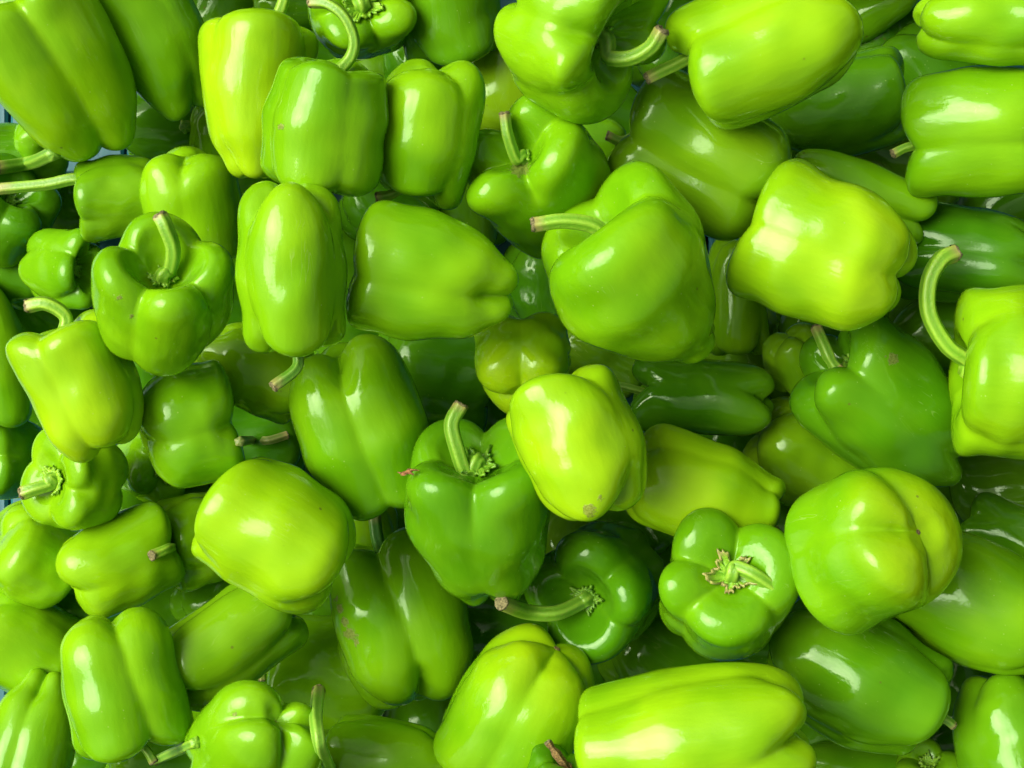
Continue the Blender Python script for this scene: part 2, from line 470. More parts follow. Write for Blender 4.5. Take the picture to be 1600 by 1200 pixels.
pep('a25', 1097, 620, 228, 122, 184, -4, [22, 130, -110], mixc(D, G), 6.8, 'narrow dark pepper lying flat below the heart-shaped one, forked right end', fe=.3, ld=.3, stem=[(984, 606), (950, 599)], sr=7, sdrape=0, wb=0.9, lift=0.02)
pep('a26', 1262, 712, 196, 172, 20, -20, [60, 180, -60], mixc(B, O, .4), 5.0, 'olive pepper in shade with small ragged glints, under the dark kinked-stem one', lift=0.02)
pep('a27', 1100, 768, 250, 168, 18, -6, [-44, 75, 180], Y, 7.2, 'yellowish pepper tapering right to a drooping stub of a stem', ws=.66, fe=.2, stem=[(1196, 790, 4), (1186, 806, 8), (1206, 830, 6)], sr=13, scol=(.20, .24, .03), sdrape=0, wb=0.95, lift=0.03)
pep('a28', 1138, 919, 230, 216, -70, 74, [-30, 69, 190, -87], BM, 8.8, 'four-lobed pepper seen stem end on with a brown-edged calyx and slanting stem', cd=.20, fm=.11, ld=.14, stem=[(1150, 886, 10), (1176, 896, 22), (1206, 916, 18), (1222, 928, 14)], sr=12.5, cdry=1, fe=0.18, ft=0.22, cw=0.4, calyx=2.0)
pep('a29', 1366, 852, 276, 246, 160, -40, [18, -87, 88], BM, 8.9, 'plump glossy pepper with a yellow blossom end and small scar at the right', ws=1.0, fe=.28, bd=.2, ld=.26, scar=1, tipc=(.42, .56, .008), wb=0.9, ft=0.1, lt=0.05)
pep('a30', 1535, 948, 300, 200, 205, -4, [75, -70, 180], BM, 7.0, 'big pepper at the right edge with long pale scuffs along its flank', wb=0.72, tp=0.4)
pep('a31', 1580, 838, 170, 110, 200, -5, [20, 120, -100], G, 5.5, 'dark strip of a pepper above the scuffed one at the right edge')
pep('a32', 1580, 762, 150, 130, 180, -10, [60, -60, 180], mixc(D, O, .3), 4.5, 'shaded olive pepper in the gap at the right edge under the hooked-stem pepper')
pep('a33', 1340, 1058, 304, 216, 28, -2, [-62, 66, 180], MG, 7.0, 'long dark glossy pepper with several pale reflections at the lower right', fe=.14, stem=[(1474, 1122), (1490, 1134)], sr=8, calyx=1.1, sdrape=0, wb=0.76, ws=0.8)
pep('a34', 1085, 1165, 376, 252, 174, -6, [55, -30, 150, -110], YB, 9.1, 'big bright pepper at the bottom edge with wavy highlights and three end lobes', ld=.24, twist=0.25, fe=0.22, ft=0.07, lt=0.02, fm=0.12, wb=0.86, ws=0.82)
pep('a35', 1580, 1150, 210, 184, 80, -4, [40, 160, -75], MG, 6.9, 'green pepper in the bottom right corner with one upright pale streak', wb=.7)
pep('a36', 1340, 1212, 200, 110, 5, -2, [30, 150, -90], G, 5.4, 'dark strip of pepper along the bottom edge below the glossy dark one')
pep('a37', 1452, 1212, 120, 110, -80, 60, [30, 150, -90], mixc(M, O), 6.0, 'stem end of an olive pepper at the bottom edge near the corner', cd=.3, calyx=2)
pep('a38', 938, 922, 218, 204, 150, 66, [-60, 12, 100, 178], MD, 7.4, 'dark glossy pepper whose long bent stem points left from a deep hollow', fm=.11, sr=12.5, slift=1, fe=0.2, ft=0.26, cw=0.9, cd=0.34, calyx=1.5, stem=[(905, 942, 14), (868, 958, 40), (822, 956, 56), (784, 942, 60)], lift=0.03)
pep('a39', 1030, 1038, 150, 120, 30, -10, [60, 180, -60], mixc(M, D), 4.6, 'shaded pepper below the dark one with the long bent stem')
pep('a40', 750, 800, 304, 238, -97, 42, [-8, 75, 165, -100], MG, 9.3, 'deep green pepper at the centre, tall stem rising from a ragged calyx', wb=.60, ws=1.0, ld=.15, stem=[(730, 742, 10), (714, 700, 22), (706, 662, 26), (720, 634, 22)], sr=13, fe=0.18, ft=0.26, tp=0.6, cw=1, cd=0.24, calyx=1.8)
pep('a41', 907, 693, 246, 196, -112, -6, [52, 178, -82], Y, 9.4, 'lime pepper leaning right of centre with a brown-specked blossom end', fe=.2, ld=.2, mid=.97, blem=[(921, 798, 11), (938, 778, 5)], fm=0.07, wb=0.8, ws=0.95)
pep('a42', 815, 570, 168, 154, -88, -45, [-5, -105, 80], YB, 5.8, 'small pepper below centre showing its three-lobed yellow blossom end', fe=.34, bd=.2, ld=.2, scar=1, tipc=(.40, .54, .008), lift=0.085)
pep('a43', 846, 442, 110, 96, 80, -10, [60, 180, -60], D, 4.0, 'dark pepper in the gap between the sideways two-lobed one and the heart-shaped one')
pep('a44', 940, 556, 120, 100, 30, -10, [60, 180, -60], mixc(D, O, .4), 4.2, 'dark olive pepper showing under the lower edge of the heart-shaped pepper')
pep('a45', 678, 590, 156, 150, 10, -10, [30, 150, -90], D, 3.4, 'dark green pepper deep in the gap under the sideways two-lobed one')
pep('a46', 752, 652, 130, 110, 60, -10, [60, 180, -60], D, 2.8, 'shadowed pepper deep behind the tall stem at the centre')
pep('a47', 677, 434, 264, 212, 192, -6, [-16, 95, 180, -100], B, 8.6, 'green pepper lying sideways, two lobes parted at its right end', ld=.26, e=.2, ws=1.02, ft=0.12, lt=0.08, tp=0.5, wb=0.62, fe=0.28, lift=0.075)
pep('a48', 455, 420, 278, 176, 88, -4, [60, 178, -64], B, 9.5, 'tall smooth pepper left of centre with one long vertical streak of shine', fe=.26, ld=.2, stem=[(466, 556), (462, 578, 4), (428, 604, 14)], sr=10, scol=(.09, .24, .01), wb=0.92, ws=0.96)
pep('a49', 394, 574, 190, 140, 20, -8, [-70, 60, 180], YB, 5.4, 'pale olive pepper with a dark round-cut stem lying across it', wb=.6, lift=0.09)
pep('a50', 252, 460, 256, 228, -82, 50, [-20, 59, 141, -120], B, 9.0, 'squat pepper with folded lobes round a deep hollow and an upright curved stem', ld=.22, stem=[(264, 424, 4), (270, 390, 20), (258, 354, 34), (250, 338, 34)], sr=13, blem=[(186, 466, 5), (208, 494, 5)], fe=0.2, ft=0.24, fm=0.09, wb=0.62, cw=1, cd=0.5, calyx=1.3)
pep('a51', 300, 322, 190, 160, 84, -14, [12, 110, -120], B, 7.0, 'rounded pepper with a split blossom end behind the squat folded one', fe=.26, ld=.26, wb=0.92, tp=0.2)
pep('a52', 190, 308, 150, 136, 175, -4, [-34, 60, 170], mixc(BM, O, .3), 6.6, 'knobbly pepper at the left with a long straight stem running to the edge', fe=.3, stem=[(126, 280), (70, 288), (-6, 295)], sr=11, sdrape=0)
pep('a53', 8, 332, 170, 150, -60, 45, [0, 75, 160, -80], G, 5.2, 'dark pepper at the left edge with its stem hollow in shade', cd=.5, fe=.3, calyx=1)
pep('a54', 30, 252, 120, 90, 180, -5, [60, 180, -60], G, 4.0, 'dark green pepper under the curved stem at the left edge')
pep('a55', 96, 418, 132, 128, 5, 52, [-30, 60, 150, -110], M, 6.3, 'small pepper left of the squat folded one, its dark stem hollow facing right', fe=.32, cd=.5, calyx=1.6, cw=1)
pep('a56', -16, 556, 240, 126, 80, 12, [30, 150, -90], BM, 7.5, 'upright pepper cut off by the left edge above a pale calyx', stem=[(-4, 648), (-10, 660)], sr=8, ws=.9, calyx=2)
pep('a57', 8, 418, 100, 84, 20, -5, [60, 180, -60], MD, 4.6, 'strip of a dark pepper in the gap at the left edge')
pep('a58', 127, 604, 226, 182, -112, 2, [-30, 60, 160, -110], Y, 8.7, 'shiny lime pepper at the left with a short curled stem at its top', fe=.2, stem=[(104, 500), (92, 484, 4), (68, 474, 8), (44, 478, 4)], sr=12, sdrape=0, ws=1.04, wb=0.82)
pep('a59', 116, 746, 172, 166, 178, 38, [-18, 60, 150, -95], YB, 7.2, 'pepper at the lower left showing a frayed broken stem from its folded end', fe=.3, stem=[(80, 756, 8), (54, 764, 14), (36, 770, 12)], sr=11.5, calyx=2, cw=0.6, cd=0.28)
pep('a60', 6, 716, 140, 130, 180, 55, [0, 100, -120], M, 5.5, 'pepper at the left edge with only its crinkled calyx side showing', cd=.2, calyx=2.6, lift=0.03)
pep('a61', 240, 722, 134, 130, 20, 68, [-10, 80, 170, -100], B, 6.2, 'small pepper with a bare pleated calyx tucked under the leaning double-lobed one', fe=.28, cd=.22, calyx=2.6)
pep('a62', 297, 668, 158, 198, -15, -4, [12, 120, -110], BM, 7.4, 'leaning dull green pepper of two uneven lobes below the squat folded one', fe=.3, fm=.13, blem=[(385, 642, 12)], lift=0.02, wb=0.8)
pep('a64', 400, 694, 130, 110, 180, -5, [60, 180, -60], D, 3.2, 'dark buried pepper with a thin dry stem lying horizontally', sr=7, scol=(.16, .22, .04), sfree=1, stem=[(374, 690, 6), (392, 688, 14), (420, 688, 20), (448, 680, 22)], slift=1)
pep('a65', 566, 672, 284, 206, 70, -6, [6, 110, -110], BM, 8.5, 'two-lobed pepper left of centre with glossy ridges, standing blossom end up', fe=.28, ld=.28, e=.2, ft=0.1, lt=0.05, ws=0.74, wb=0.9, fm=0.13)
pep('a66', 627, 968, 278, 216, -104, 2, [3, 110, -88, 200], BM, 8.1, 'pepper with a rough brown scab on its left lobe and a dark upright stem', ws=.86, ld=.24, stem=[(602, 876), (590, 842, 6), (585, 804, 2)], sr=11.5, scol=(.06, .22, .012), sdrape=0, fe=0.26, ft=0.26, lt=0.16, lobes=[(0, .03), (0, 0), (0, 0), (0, -.06)], wb=0.8, twist=0.2, e=0.12, blem=[(526, 936, 5), (531, 952, 6), (539, 972, 7), (547, 990, 9), (556, 1004, 6)], fm=0.135)
pep('a67', 430, 832, 248, 212, 212, -8, [-70, 74, 180], mixc(Y, YB), 9.1, 'broad smooth lime pepper lying flat at the lower left, brightest of the heap', fe=0.14, wb=0.88, ws=0.94, mid=0.975, rough=0.8)
pep('a68', 312, 842, 130, 152, 165, 12, [-40, 70, 180], YB, 6.4, 'wrinkled pepper half under the brightest flat one, short cut stem pointing left', fe=.26, stem=[(266, 856, 10), (238, 868, 14)], sr=9)
pep('a69', 190, 877, 196, 152, -28, -4, [24, 140, -85], YB, 6.9, 'pepper with a deep side crease just right of the round one at the lower left', fe=.27, wb=0.92, ws=0.95)
pep('a70', 54, 872, 150, 150, 30, -20, [90, 200, -60], B, 6.0, 'round smooth pepper near the left edge with pale reflections', wb=0.95)
pep('a71', 22, 818, 80, 60, 140, -5, [60, 180, -60], YB, 5.6, 'yellow-lit tip of a pepper at the left edge above the round smooth one')
pep('a72', 34, 1004, 180, 160, 30, -8, [80, 200, -50], B, 5.2, 'green pepper at the left edge with a hazy silver reflection')
pep('a73', 44, 1160, 236, 152, 100, -4, [18, 130, -100], BM, 7.6, 'ridged pepper in the bottom left corner with one upright streak', wb=.55, fe=.26)
pep('a74', 190, 1070, 234, 194, 76, -4, [-14, 85, 180, -110], B, 7.8, 'pepper at the lower left with a diagonal furrow and a short pale stem below', stem=[(222, 1164), (232, 1176, 2), (240, 1190, 2)], sr=8, sdrape=0, wb=0.92, ws=0.98, fe=0.2, twist=0.15, fm=0.12)
pep('a75', 358, 1004, 236, 148, -36, -4, [50, 160, -70], mixc(BM, O, .35), 7.5, 'matt wrinkled pepper lying aslant below the brightest flat one', blem=[(257, 1024, 6)], wb=0.98, fe=0.18, lift=0.05)
pep('a76', 520, 1052, 206, 180, 186, -4, [6, 110, -110], B, 6.6, 'pepper with a level furrow and tiny curled stem, under the scabbed one', fe=.2, stem=[(424, 1048), (410, 1046, 2), (410, 1062, 2)], sr=7, sdrape=0, lift=0.03)
pep('a77', 396, 1178, 220, 212, 125, -60, [-120, 175, -40, 50], BM, 7.9, 'pepper on the bottom edge seen blossom end on, four lobes meeting at a dot', bd=.2, scar=1, ld=.18, blem=[(367, 1116, 5)], fe=0.22)
pep('a78', 330, 1110, 150, 110, 165, -4, [40, 160, -80], B, 6.2, 'pepper behind the four-lobed blossom end, thin stem pointing lower left', sr=8, sfree=1, stem=[(306, 1160, 10), (244, 1188, 18)])
pep('a79', 252, 1186, 140, 110, 0, -5, [60, 180, -60], G, 4.0, 'dark reflective pepper on the bottom edge under the short pale stem', lift=0.02)
pep('a80', 154, 1194, 100, 90, 0, -5, [60, 180, -60], D, 3.5, 'dark pepper hidden low on the bottom edge at the left')
pep('a81', 606, 1188, 206, 136, 186, -6, [-40, 70, 180], B, 7.3, 'pepper on the bottom edge behind a tall curved free-standing stem', wb=.7, fe=.28, sr=11, stem=[(520, 1204, 20), (502, 1170, 50), (494, 1120, 70), (498, 1080, 75)], scol=(.20, .42, .03), lift=0.03)
pep('a82', 812, 1114, 272, 212, 118, -26, [2, 85, -88, 170], B, 8.7, 'pepper near the bottom with zigzag highlights and a yellow dotted blossom tip', scar=1, tipc=(.40, .56, .008), bd=0.02, fe=0.2, ld=0.16, fm=0.1, wb=0.76)
pep('a83', 870, 1226, 120, 110, -70, 30, [60, 180, -60], G, 8.9, 'pepper at the bottom edge of which only the brown withered stem shows', stem=[(888, 1204, 10), (872, 1182, 16), (856, 1160, 18)], scol=(.16, .10, .02), dead=1, calyx=1, sr=7)
pep('a84', 664, 1116, 110, 100, 90, -5, [60, 180, -60], mixc(M, D), 4.4, 'dark pepper in the gap below the scabbed one')
pep('a85', 566, 838, 110, 90, 90, -5, [60, 180, -60], mixc(O, B), 4.2, 'pale pepper glimpsed behind the dark upright stem')
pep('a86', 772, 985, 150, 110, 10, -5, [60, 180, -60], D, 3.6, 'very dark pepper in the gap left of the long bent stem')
pep('a87', 702, 14, 140, 122, 80, -10, [60, 180, -60], MD, 4.4, 'shaded pepper at the top edge between the calyx pepper and the big one')
pep('a88', 656, 96, 100, 90, 80, -30, [30, 150, -90], D, 3.4, 'dark pepper behind the top of the small blocky one')
pep('a89', 458, 8, 130, 80, 0, -5, [60, 180, -60], G, 5.0, 'pepper behind the stem of the upright streaked one at the top edge')
pep('a91', 330, 206, 90, 70, 90, -10, [60, 180, -60], BM, 5.2, 'small pepper edge peeping out left of the upright streaked one')
pep('a92', 52, 220, 50, 46, 90, -30, [60, 180, -60], M, 4.4, 'tiny bright pepper tip above the curved stem at the left edge')
pep('a93', 264, 196, 130, 110, 0, 20, [60, 180, -60], D, 3.2, 'dark buried pepper with a pale round cut stem facing up', stem=[(290, 200, 30), (288, 190, 50)], sr=10, sfree=1)
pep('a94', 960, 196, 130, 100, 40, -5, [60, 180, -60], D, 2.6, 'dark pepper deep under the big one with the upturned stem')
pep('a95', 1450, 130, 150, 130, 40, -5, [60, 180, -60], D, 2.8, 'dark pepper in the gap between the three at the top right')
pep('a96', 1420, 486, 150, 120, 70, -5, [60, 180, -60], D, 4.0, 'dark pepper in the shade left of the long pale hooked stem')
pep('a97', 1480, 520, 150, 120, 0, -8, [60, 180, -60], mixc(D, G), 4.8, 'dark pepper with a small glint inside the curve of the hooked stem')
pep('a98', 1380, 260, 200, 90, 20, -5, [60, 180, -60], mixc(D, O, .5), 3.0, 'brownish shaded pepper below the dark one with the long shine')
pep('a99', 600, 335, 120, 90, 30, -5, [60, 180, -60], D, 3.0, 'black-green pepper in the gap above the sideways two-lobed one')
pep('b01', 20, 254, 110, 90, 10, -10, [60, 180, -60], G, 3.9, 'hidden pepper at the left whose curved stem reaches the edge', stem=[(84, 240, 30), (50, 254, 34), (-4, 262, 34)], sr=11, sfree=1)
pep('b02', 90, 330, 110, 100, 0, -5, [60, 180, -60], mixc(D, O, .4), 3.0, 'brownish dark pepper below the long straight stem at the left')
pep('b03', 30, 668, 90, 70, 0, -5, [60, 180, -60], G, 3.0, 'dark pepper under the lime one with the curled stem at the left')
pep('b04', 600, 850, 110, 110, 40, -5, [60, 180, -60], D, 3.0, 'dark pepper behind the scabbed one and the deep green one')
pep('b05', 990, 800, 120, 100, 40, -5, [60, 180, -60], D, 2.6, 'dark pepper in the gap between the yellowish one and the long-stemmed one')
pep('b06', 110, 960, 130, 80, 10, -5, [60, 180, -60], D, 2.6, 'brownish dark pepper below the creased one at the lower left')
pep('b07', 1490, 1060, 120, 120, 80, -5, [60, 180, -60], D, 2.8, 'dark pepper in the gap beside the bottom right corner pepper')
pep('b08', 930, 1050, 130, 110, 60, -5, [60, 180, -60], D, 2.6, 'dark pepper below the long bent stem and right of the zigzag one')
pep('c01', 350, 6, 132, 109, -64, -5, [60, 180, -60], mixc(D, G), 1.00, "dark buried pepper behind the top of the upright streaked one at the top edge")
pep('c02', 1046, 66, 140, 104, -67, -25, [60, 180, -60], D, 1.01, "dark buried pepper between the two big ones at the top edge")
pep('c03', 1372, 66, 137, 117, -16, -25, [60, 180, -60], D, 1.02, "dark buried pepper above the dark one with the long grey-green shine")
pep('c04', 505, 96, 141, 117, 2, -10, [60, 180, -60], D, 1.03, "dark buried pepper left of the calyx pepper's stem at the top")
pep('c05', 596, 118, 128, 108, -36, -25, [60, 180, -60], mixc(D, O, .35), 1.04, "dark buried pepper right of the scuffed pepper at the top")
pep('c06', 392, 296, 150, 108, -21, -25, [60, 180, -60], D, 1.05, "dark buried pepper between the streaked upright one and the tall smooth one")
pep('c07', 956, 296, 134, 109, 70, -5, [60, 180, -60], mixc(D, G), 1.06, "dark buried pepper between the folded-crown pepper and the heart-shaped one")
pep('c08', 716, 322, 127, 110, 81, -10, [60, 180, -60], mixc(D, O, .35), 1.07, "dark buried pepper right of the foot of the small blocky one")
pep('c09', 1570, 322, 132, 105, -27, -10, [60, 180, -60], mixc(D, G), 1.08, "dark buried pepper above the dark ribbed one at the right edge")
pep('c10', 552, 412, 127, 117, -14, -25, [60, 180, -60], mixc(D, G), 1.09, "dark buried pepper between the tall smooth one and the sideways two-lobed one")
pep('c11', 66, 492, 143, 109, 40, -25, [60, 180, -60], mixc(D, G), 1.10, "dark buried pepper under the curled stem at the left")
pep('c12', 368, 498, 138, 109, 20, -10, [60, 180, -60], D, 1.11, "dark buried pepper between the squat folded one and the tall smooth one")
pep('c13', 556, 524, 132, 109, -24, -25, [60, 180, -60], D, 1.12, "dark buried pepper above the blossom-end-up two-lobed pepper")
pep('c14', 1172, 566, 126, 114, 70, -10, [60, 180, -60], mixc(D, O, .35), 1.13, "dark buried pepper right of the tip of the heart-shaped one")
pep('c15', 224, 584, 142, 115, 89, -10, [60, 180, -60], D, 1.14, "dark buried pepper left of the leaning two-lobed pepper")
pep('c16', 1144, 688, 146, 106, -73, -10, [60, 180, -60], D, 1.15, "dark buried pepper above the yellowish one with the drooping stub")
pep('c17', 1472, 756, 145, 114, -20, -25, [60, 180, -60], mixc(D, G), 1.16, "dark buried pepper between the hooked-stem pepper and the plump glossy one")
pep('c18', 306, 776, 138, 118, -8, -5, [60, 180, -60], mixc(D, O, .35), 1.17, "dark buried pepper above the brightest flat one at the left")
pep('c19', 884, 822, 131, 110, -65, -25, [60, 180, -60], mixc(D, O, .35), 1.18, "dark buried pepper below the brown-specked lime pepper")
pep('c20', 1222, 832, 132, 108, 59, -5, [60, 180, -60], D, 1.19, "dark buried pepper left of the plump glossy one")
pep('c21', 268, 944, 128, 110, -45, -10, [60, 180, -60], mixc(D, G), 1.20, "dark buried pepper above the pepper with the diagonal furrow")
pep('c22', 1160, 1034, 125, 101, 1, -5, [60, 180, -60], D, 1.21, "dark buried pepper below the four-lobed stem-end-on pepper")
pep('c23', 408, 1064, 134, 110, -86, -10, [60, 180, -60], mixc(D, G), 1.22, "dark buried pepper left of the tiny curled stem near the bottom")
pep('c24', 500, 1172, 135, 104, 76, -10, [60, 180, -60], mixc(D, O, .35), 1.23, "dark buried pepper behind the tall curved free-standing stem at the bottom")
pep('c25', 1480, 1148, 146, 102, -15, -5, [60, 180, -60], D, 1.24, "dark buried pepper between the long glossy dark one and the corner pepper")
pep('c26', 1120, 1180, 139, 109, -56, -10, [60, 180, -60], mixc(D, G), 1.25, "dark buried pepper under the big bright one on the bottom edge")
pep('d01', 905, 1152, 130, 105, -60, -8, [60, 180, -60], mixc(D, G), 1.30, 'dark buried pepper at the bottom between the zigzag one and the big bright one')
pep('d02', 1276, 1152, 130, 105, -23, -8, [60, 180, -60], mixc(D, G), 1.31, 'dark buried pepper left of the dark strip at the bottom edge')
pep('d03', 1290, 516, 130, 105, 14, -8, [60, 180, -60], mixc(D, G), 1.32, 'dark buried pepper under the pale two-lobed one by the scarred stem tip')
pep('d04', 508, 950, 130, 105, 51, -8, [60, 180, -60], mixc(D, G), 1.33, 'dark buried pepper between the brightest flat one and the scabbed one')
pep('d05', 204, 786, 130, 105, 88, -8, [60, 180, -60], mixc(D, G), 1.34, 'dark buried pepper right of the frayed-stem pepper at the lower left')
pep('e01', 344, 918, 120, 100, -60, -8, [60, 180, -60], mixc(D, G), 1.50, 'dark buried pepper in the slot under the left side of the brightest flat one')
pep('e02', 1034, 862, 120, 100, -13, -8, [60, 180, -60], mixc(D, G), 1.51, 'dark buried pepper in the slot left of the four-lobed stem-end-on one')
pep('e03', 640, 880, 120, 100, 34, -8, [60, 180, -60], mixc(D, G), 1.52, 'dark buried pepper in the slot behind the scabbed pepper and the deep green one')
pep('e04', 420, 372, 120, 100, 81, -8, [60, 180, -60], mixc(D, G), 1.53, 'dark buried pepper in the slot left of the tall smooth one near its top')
# ------------------------------------------------------------------ let the pile settle: each pepper comes down on what lies under it
CELL = 8; GW, GH, GX, GY = 230, 180, 15, 15       # layout grid with a margin round it
def cells(q):
    i = np.clip((q[:, 0] / CELL + GX).astype(int), 0, GW - 1); j = np.clip((q[:, 1] / CELL + GY).astype(int), 0, GH - 1)
    return j * GW + i
for p in P:
    c = cells(p.q)
    near = np.full(GW * GH, np.inf); far = np.full(GW * GH, -np.inf)
    np.minimum.at(near, c, p.t1); np.maximum.at(far, c, p.t1)
    p.idx = np.where(np.isfinite(near))[0]
    p.near, p.far = near, far
P.sort(key=lambda p: p.rank)
SOLID = .36
top = np.full(GW * GH, np.inf)
for n, p in enumerate(P):
    d = (T_TABLE - .004) / p.t1.max()
    for r in P[:n]:
        common = np.intersect1d(p.idx, r.idx, assume_unique=True)
        if len(common) < 4: continue
        reach = p.near[common] + SOLID * (p.far[common] - p.near[common])
        d = min(d, np.percentile(r.d * r.near[common] / reach, 4))
    d *= 1 - p.o.get('lift', 0)
    p.d = d
    top[p.idx] = np.minimum(top[p.idx], d * p.near[p.idx])
import os
if os.environ.get('DBG'):
    for p in sorted(P, key=lambda p: p.key):
        print(p.key, 'd', round(p.d, 3), 'W', round(p.W * p.d * 2, 3), 'L', round(p.H * p.d * 2, 3), 'cav', project(p.point(np.array(0.), np.array(1.))[None])[0].round().astype(int)[0], 'vis', int((top[p.idx] >= p.d * p.near[p.idx] - 1e-9).sum()))
    g = top.reshape(GH, GW)[GY:GY+150, GX:GX+200]
    e = ~np.isfinite(g); print('empty', e.sum()); print([(int(x*8+4), int(y*8+4)) for y, x in np.argwhere(e)])
print('heap top', min(p.d for p in P))

def surf_top(px, py, skip=None):
    i = int(np.clip(px / CELL + GX, 0, GW - 1)); j = int(np.clip(py / CELL + GY, 0, GH - 1))
    return top[j * GW + i]

def others_top(px, py, me):
    i = int(np.clip(px / CELL + GX, 0, GW - 1)); j = int(np.clip(py / CELL + GY, 0, GH - 1)); k = j * GW + i
    return min([p.d * p.near[k] for p in P if p is not me] + [9.])

# ------------------------------------------------------------------ build every pepper
def tube(path, rad, ns=22, ribs=5, ribamp=.14, phase=0., twist=1.2):
    path = np.asarray(path)
    T = np.gradient(path, axis=0); T /= np.linalg.norm(T, axis=1)[:, None]
    u = np.cross(T[0], [0.3, .2, 1.]); u /= np.linalg.norm(u)
    th = np.linspace(0, 2 * math.pi, ns, endpoint=False)
    V = []; R = []
    n = len(path)
    for i in range(n):
        u = u - T[i] * np.dot(u, T[i]); u /= np.linalg.norm(u)
        w = np.cross(T[i], u)
        rb = np.cos(ribs * th + phase + twist * i / n)
        rr = rad[i] * (1 + ribamp * rb)
        V.append(path[i] + rr[:, None] * (np.cos(th)[:, None] * u + np.sin(th)[:, None] * w))
        R.append(.5 + .5 * rb)
    return np.array(V).reshape(-1, 3), np.array(R).ravel(), T[-1], u

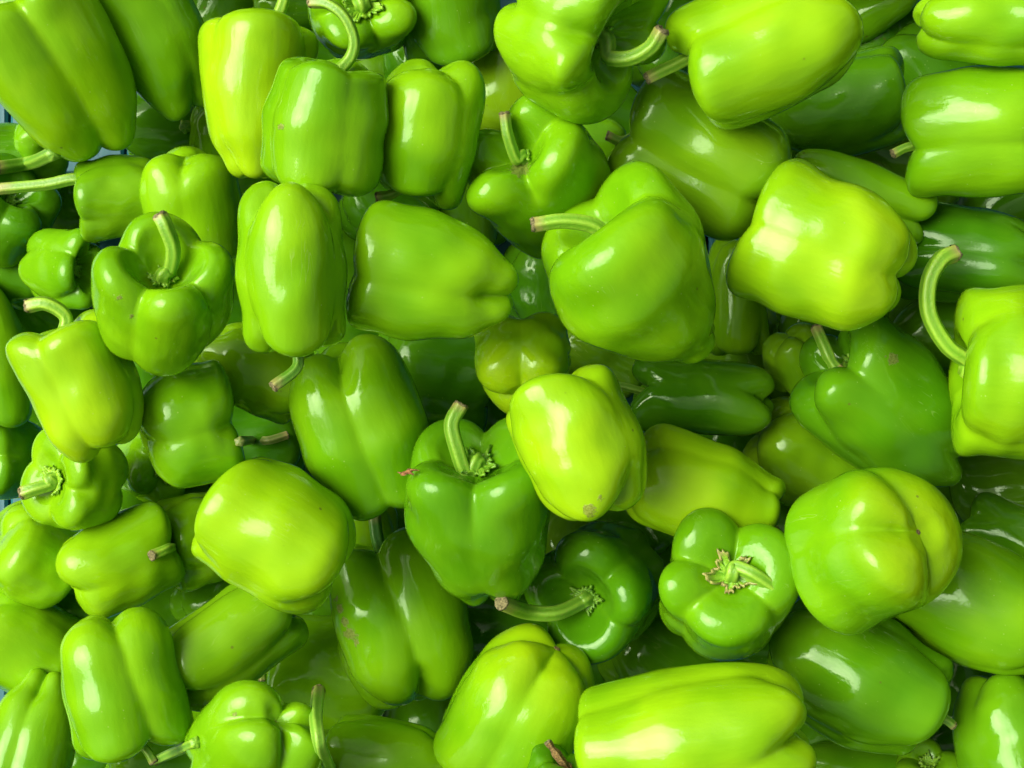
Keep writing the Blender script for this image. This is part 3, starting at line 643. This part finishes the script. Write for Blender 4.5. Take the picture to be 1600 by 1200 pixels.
def build(p):
    o = p.o
    d = p.d
    centre = p.ctr * d
    rot = np.stack([p.B, p.C, p.A], 1)
    loc = np.stack([p.x * p.Wb, p.y * p.W, p.z * p.H], 1) * d
    MW = Matrix([[*rot[0], centre[0]], [*rot[1], centre[1]], [*rot[2], centre[2] + T_TABLE], [0, 0, 0, 1]])
    has_parts = any(k in o for k in ('stem', 'calyx', 'scar'))
    scar = np.zeros(len(loc))
    for bx, by, br in o.get('blem', []):
        dd = np.hypot(p.q[:, 0] - bx, p.q[:, 1] - by)
        nearest = p.t1[np.argmin(dd)]
        front = p.t1 < np.median(p.t1)
        scar = np.maximum(scar, np.where(front, np.clip(1.25 * (1 - dd / (br * 1.5)), 0, 1), 0))
    axis = (p.z + 1) / 2
    if has_parts:
        root = bpy.data.objects.new('bell_pepper', None); COL.objects.link(root)
        root.empty_display_size = .02
        root.matrix_world = MW
        par, name = root, 'flesh'
    else:
        root, par, name = None, None, 'bell_pepper'
    # poles closed with a single shared ring point: first and last rings have radius 0 already
    fl = mesh_obj(name, loc, grid_faces(NV, NT), SKIN, par, {'axis': axis, 'lobe': p.L, 'scar': scar, 'tip': np.full(len(loc), 1. if 'tipc' in o else .12)}, p.col)
    if root is None:
        root = fl; fl.matrix_world = MW
    root['label'] = p.label; root['category'] = 'bell pepper'; root['group'] = GROUP
    inv = rot.T
    tolocal = lambda X: (np.asarray(X) - centre) @ rot
    scol = o.get('scol', tuple(np.array(mixc(p.col, (.22, .43, .03), .6))))
    if 'stem' in o:
        pts = o['stem']
        base = p.point(np.array(0.), np.array(1.)) * d
        pr = o['sr'] * .88 / F * d
        zt = [-base[2]]
        L3 = [base - p.A * pr * .6, base + p.A * pr * 1.2]
        if o.get('sfree'):                       # the root of this stem is out of sight: start where it first shows
            L3 = []; 
        pq, _ = project(base[None]); prev = pq[0]; dist = 0
        slope = math.tan(math.radians(np.clip(p.tilt, -20, 60))) / F * d
        for k, s in enumerate(pts):
            x, y = s[0], s[1]; h = s[2] if len(s) > 2 else 0
            dist += math.hypot(x - prev[0], y - prev[1]); prev = (x, y)
            t = -base[2] - h / F * d - (0 if len(s) > 2 else dist * slope * .5)
            if o.get('sdrape', 1):
                t = min(t, others_top(x, y, p) - pr * 1.05)
            if o.get('slift'):
                t = min(t, surf_top(x, y) - pr * 1.05)
            L3.append(ray(x, y) * t)
        path = catmull(L3, 34)
        u = np.linspace(0, 1, 34)
        rad = pr * (.95 + .75 * np.exp(-u / .09) - .05 * np.sin(u * 5 + p.rng.uniform(0, 6)) + .03 * sstep(.8, 1, u))
        if o.get('sfree'): rad = pr * np.ones(34)
        if o.get('kink'): rad = rad * (1 + .25 * np.exp(-((u - .5) / .05) ** 2) - .2 * np.exp(-((u - .6) / .04) ** 2))
        if o.get('dead'): rad = pr * (1 + .18 * np.sin(u * 19) + .1 * np.sin(u * 41)) * (1 - .1 * u)
        V, R, T, uv = tube(path, rad, phase=p.rng.uniform(0, 6), ribamp=.25 if o.get('dead') else .11)
        al = np.repeat(u, 22)
        if o.get('kink'): al = np.maximum(al, np.repeat(1.15 * np.exp(-((u - .53) / .07) ** 2), 22))
        V = np.vstack([np.repeat(path[:1], 22, 0), V]); R = np.r_[R[:22], R]; al = np.r_[al[:22], al]
        st = mesh_obj('stem', tolocal(V), grid_faces(35, 22), DEAD if o.get('dead') else STEM, par, {'rib': R, 'along': al}, scol)
        # dry cut end: frayed rim round a sunken pith
        ns = 22; th = np.linspace(0, 2 * math.pi, ns, endpoint=False)
        w = np.cross(T, uv); rings = []
        for f, h in ((1.0, -.08), (1.03, .02), (1.0, .22), (.84, .36), (.55, .26), (.28, .12), (.0, .1)):
            jit = 1 + p.rng.uniform(-.10, .10, ns) * (f > .5)
            hj = h + p.rng.uniform(-.14, .16, ns) * (.2 < h)
            rr = rad[-1] * f * jit
            rings.append(path[-1] + T * (hj * rad[-1])[:, None] + rr[:, None] * (np.cos(th)[:, None] * uv + np.sin(th)[:, None] * w))
        mesh_obj('cut_end', tolocal(np.array(rings).reshape(-1, 3)), grid_faces(len(rings), ns), TIP, st)
    if 'calyx' in o:
        size = o['calyx'] * .85
        nt_, nr = 110, 14
        th = np.linspace(0, 2 * math.pi, nt_, endpoint=False)
        k = int(p.rng.integers(5, 7)); ph = p.rng.uniform(0, 6.28)
        star = 1 - np.abs(np.sin(k * th / 2 + ph + .25 * np.sin(2 * th))) ** .75
        jag = 1 + .10 * np.sin(17 * th + ph * 3) + .06 * np.sin(29 * th + ph) + .12 * np.cos(2 * th + ph)
        rc = (.165 + .075 * star) * jag * size
        # where along the inner wall of the hollow the surface has that radius
        tail = slice(330, 400)
        rho_s = p.shape.P[tail, 0][::-1]; u_s = p.shape.u[tail][::-1]
        V = []; al = []; rb = []
        hgt = p.W * d
        for i in range(nr):
            f = i / (nr - 1)
            rr = np.maximum(rc * f, .004)
            v = np.interp(rr, rho_s, u_s)
            S = p.point(th, v) * d
            wr = .5 + .5 * np.cos(19 * th + 2.5 * np.sin(5 * th + ph) + 3 * f)
            off = hgt * (.012 + .026 * wr * f + .035 * max(0, f - .75) * 4 * (.4 + .6 * np.sin(4 * th + ph) ** 2))
            inward = -(S - (p.ctr + p.A * p.H * .8) * d)
            inward = inward - np.outer(inward @ p.A, p.A) * .6
            nn = p.A + inward / (np.linalg.norm(inward, axis=1)[:, None] + 1e-9) * .5 * f
            nn /= np.linalg.norm(nn, axis=1)[:, None]
            V.append(S + nn * off[:, None]); rb.append(wr); al.append(np.full(nt_, .5 + (.5 if o.get('cdry') else .34) * f))
        cal = mesh_obj('calyx', tolocal(np.array(V).reshape(-1, 3)), grid_faces(nr, nt_), STEM, par,
                       {'rib': np.array(rb).ravel(), 'along': np.array(al).ravel()}, mixc(scol, p.col, .5))
        sm = cal.modifiers.new('thickness', 'SOLIDIFY'); sm.thickness = .0013; sm.offset = -1
    if 'scar' in o:
        c0 = p.point(np.array(0.), np.array(0.)) * d
        rr = 5.5 / F * d; ns = 14; th = np.linspace(0, 2 * math.pi, ns, endpoint=False)
        rings = []
        for f, h in ((1.2, -.25), (1.0, .10), (.7, .30), (.35, .12), (0, .05)):
            r_ = rr * f * (1 + p.rng.uniform(-.2, .2, ns))
            rings.append(c0 - p.A * (h * rr) + r_[:, None] * (np.cos(th)[:, None] * p.B + np.sin(th)[:, None] * p.C))
        mesh_obj('blossom_scar', tolocal(np.array(rings).reshape(-1, 3)), grid_faces(5, ns), SCAR, par)
    return root

for p in sorted(P, key=lambda p: p.key):
    build(p)

# ------------------------------------------------------------------ the heap goes on past the edges of the picture
beyond_V, beyond_F, beyond_A, nb = [], [], [[], [], [], []], 0
brng = np.random.default_rng(11)
NT, NV = 40, 30
spots = [(x, y) for y in (-150, -330) for x in range(-40, 1960, 195)] + [(x, y) for y in (1372, 1560) for x in range(-40, 1960, 195)] + [(x, y) for x in (1760, 1945) for y in range(40, 1250, 170)]
for i, (x, y) in enumerate(spots):
    x += brng.uniform(-14, 14)
    b = Pepper('z%02d' % i, x, y, brng.uniform(205, 235), brng.uniform(170, 195), brng.uniform(0, 360), brng.uniform(-20, 20), [60, 180, -60], BM, 9, '')
    V = b.V1 * brng.uniform(.90, .96) + CAM
    beyond_F.append(grid_faces(NV, NT) + nb); beyond_V.append(V); nb += len(V)
    for lst, val in zip(beyond_A, ((b.z + 1) / 2, b.L, 0 * b.z, 0 * b.z + .1)): lst.append(val)
rest = mesh_obj('pepper_heap', np.vstack(beyond_V), np.vstack(beyond_F), SKIN, None, dict(zip(('axis', 'lobe', 'scar', 'tip'), [np.concatenate(a) for a in beyond_A])), mixc(B, M))
rest['kind'] = 'stuff'
rest['label'] = 'rest of the green pepper heap spreading beyond the picture'

# ------------------------------------------------------------------ the teal plank table under the pile
def add_box(verts, faces, x0, x1, y0, y1, z0, z1, bev=.002):
    b = len(verts)
    xs = (x0, x0 + bev, x1 - bev, x1)
    prof = [(x0, z0), (x0, z1 - bev), (x0 + bev, z1), (x1 - bev, z1), (x1, z1 - bev), (x1, z0)]
    for yy in (y0, y1):
        verts += [(x, yy, z) for x, z in prof]
    for i in range(6):
        j = (i + 1) % 6
        faces.append((b + i, b + j, b + 6 + j, b + 6 + i))
    faces.append((b, b + 1, b + 4, b + 5)); faces.append((b + 1, b + 2, b + 3, b + 4))
    faces.append((b + 6, b + 11, b + 10, b + 7)); faces.append((b + 7, b + 10, b + 9, b + 8))

table = bpy.data.objects.new('plank_table', None); COL.objects.link(table)
table['label'] = 'teal painted plank table under the heap, showing at the left edge'
table['category'] = 'table'
x = -.80
PW = .0785
off = (12 - 800) / F * T_TABLE                     # a joint that shows at the left edge of the heap
n0 = math.ceil((-.62 - off) / PW)
for k in range(n0, n0 + 15):
    v, f = [], []
    add_box(v, f, 0, PW - .0022, -.36, .36, -.022, 0)
    o_ = mesh_obj('plank', v, f, TEAL, table, smooth=False)
    o_.location = (off + k * PW + .0011, 0, -.0015 + .001 * math.sin(k * 2.3))

# ------------------------------------------------------------------ a dried scrap caught on the deep green pepper's shoulder
def scrap(px, py):
    t = surf_top(px, py)
    t = min([surf_top(px + a, py + b) for a in (-8, 0, 8) for b in (-8, 0, 8)] + [t])
    c = ray(px, py) * (t - .002) + CAM
    rng = np.random.default_rng(5)
    V = []; Fc = []
    s = 1 / F * t
    for ang, ln in ((-25, 20), (165, 15), (140, 11), (-60, 9), (5, 12)):
        a = math.radians(ang)
        pts = [np.array([0, 0, 0.]), np.array([math.cos(a) * ln * .5, -math.sin(a) * ln * .5, 2.5]) * s, np.array([math.cos(a + .3) * ln, -math.sin(a + .3) * ln, 0.5]) * s]
        path = catmull(pts, 7)
        vv, _, _, _ = tube(path, np.array([2.4, 2.6, 2.4, 2.0, 1.6, 1.1, .5]) * s * rng.uniform(.8, 1.2, 7), ns=6, ribs=3, ribamp=.3)
        Fc.append(grid_faces(7, 6) + len(V) * 42); V.append(vv)
    o_ = mesh_obj('dried_flower_scrap', np.vstack(V), np.vstack(Fc), DRY)
    o_.location = c
    o_['label'] = 'tiny reddish brown dried flower scrap caught between two peppers near the centre'
    o_['category'] = 'scrap'
scrap(636, 738)

# ------------------------------------------------------------------ peppers wholly out of sight under the others are left out
bpy.context.view_layer.update()
dg = bpy.context.evaluated_depsgraph_get()
seen = set()
for j in range(0, 1200, 4):
    for i in range(0, 1600, 4):
        ok, _, _, _, ob, _ = scene.ray_cast(dg, cam.location, Vector(ray(i + 2, j + 2)).normalized())
        if ok:
            while ob.parent is not None: ob = ob.parent
            seen.add(ob.name)
for ob in [o for o in COL.objects if o.get('category') == 'bell pepper' and o.name not in seen]:
    for ch in list(ob.children_recursive) + [ob]:
        bpy.data.objects.remove(ch, do_unlink=True)
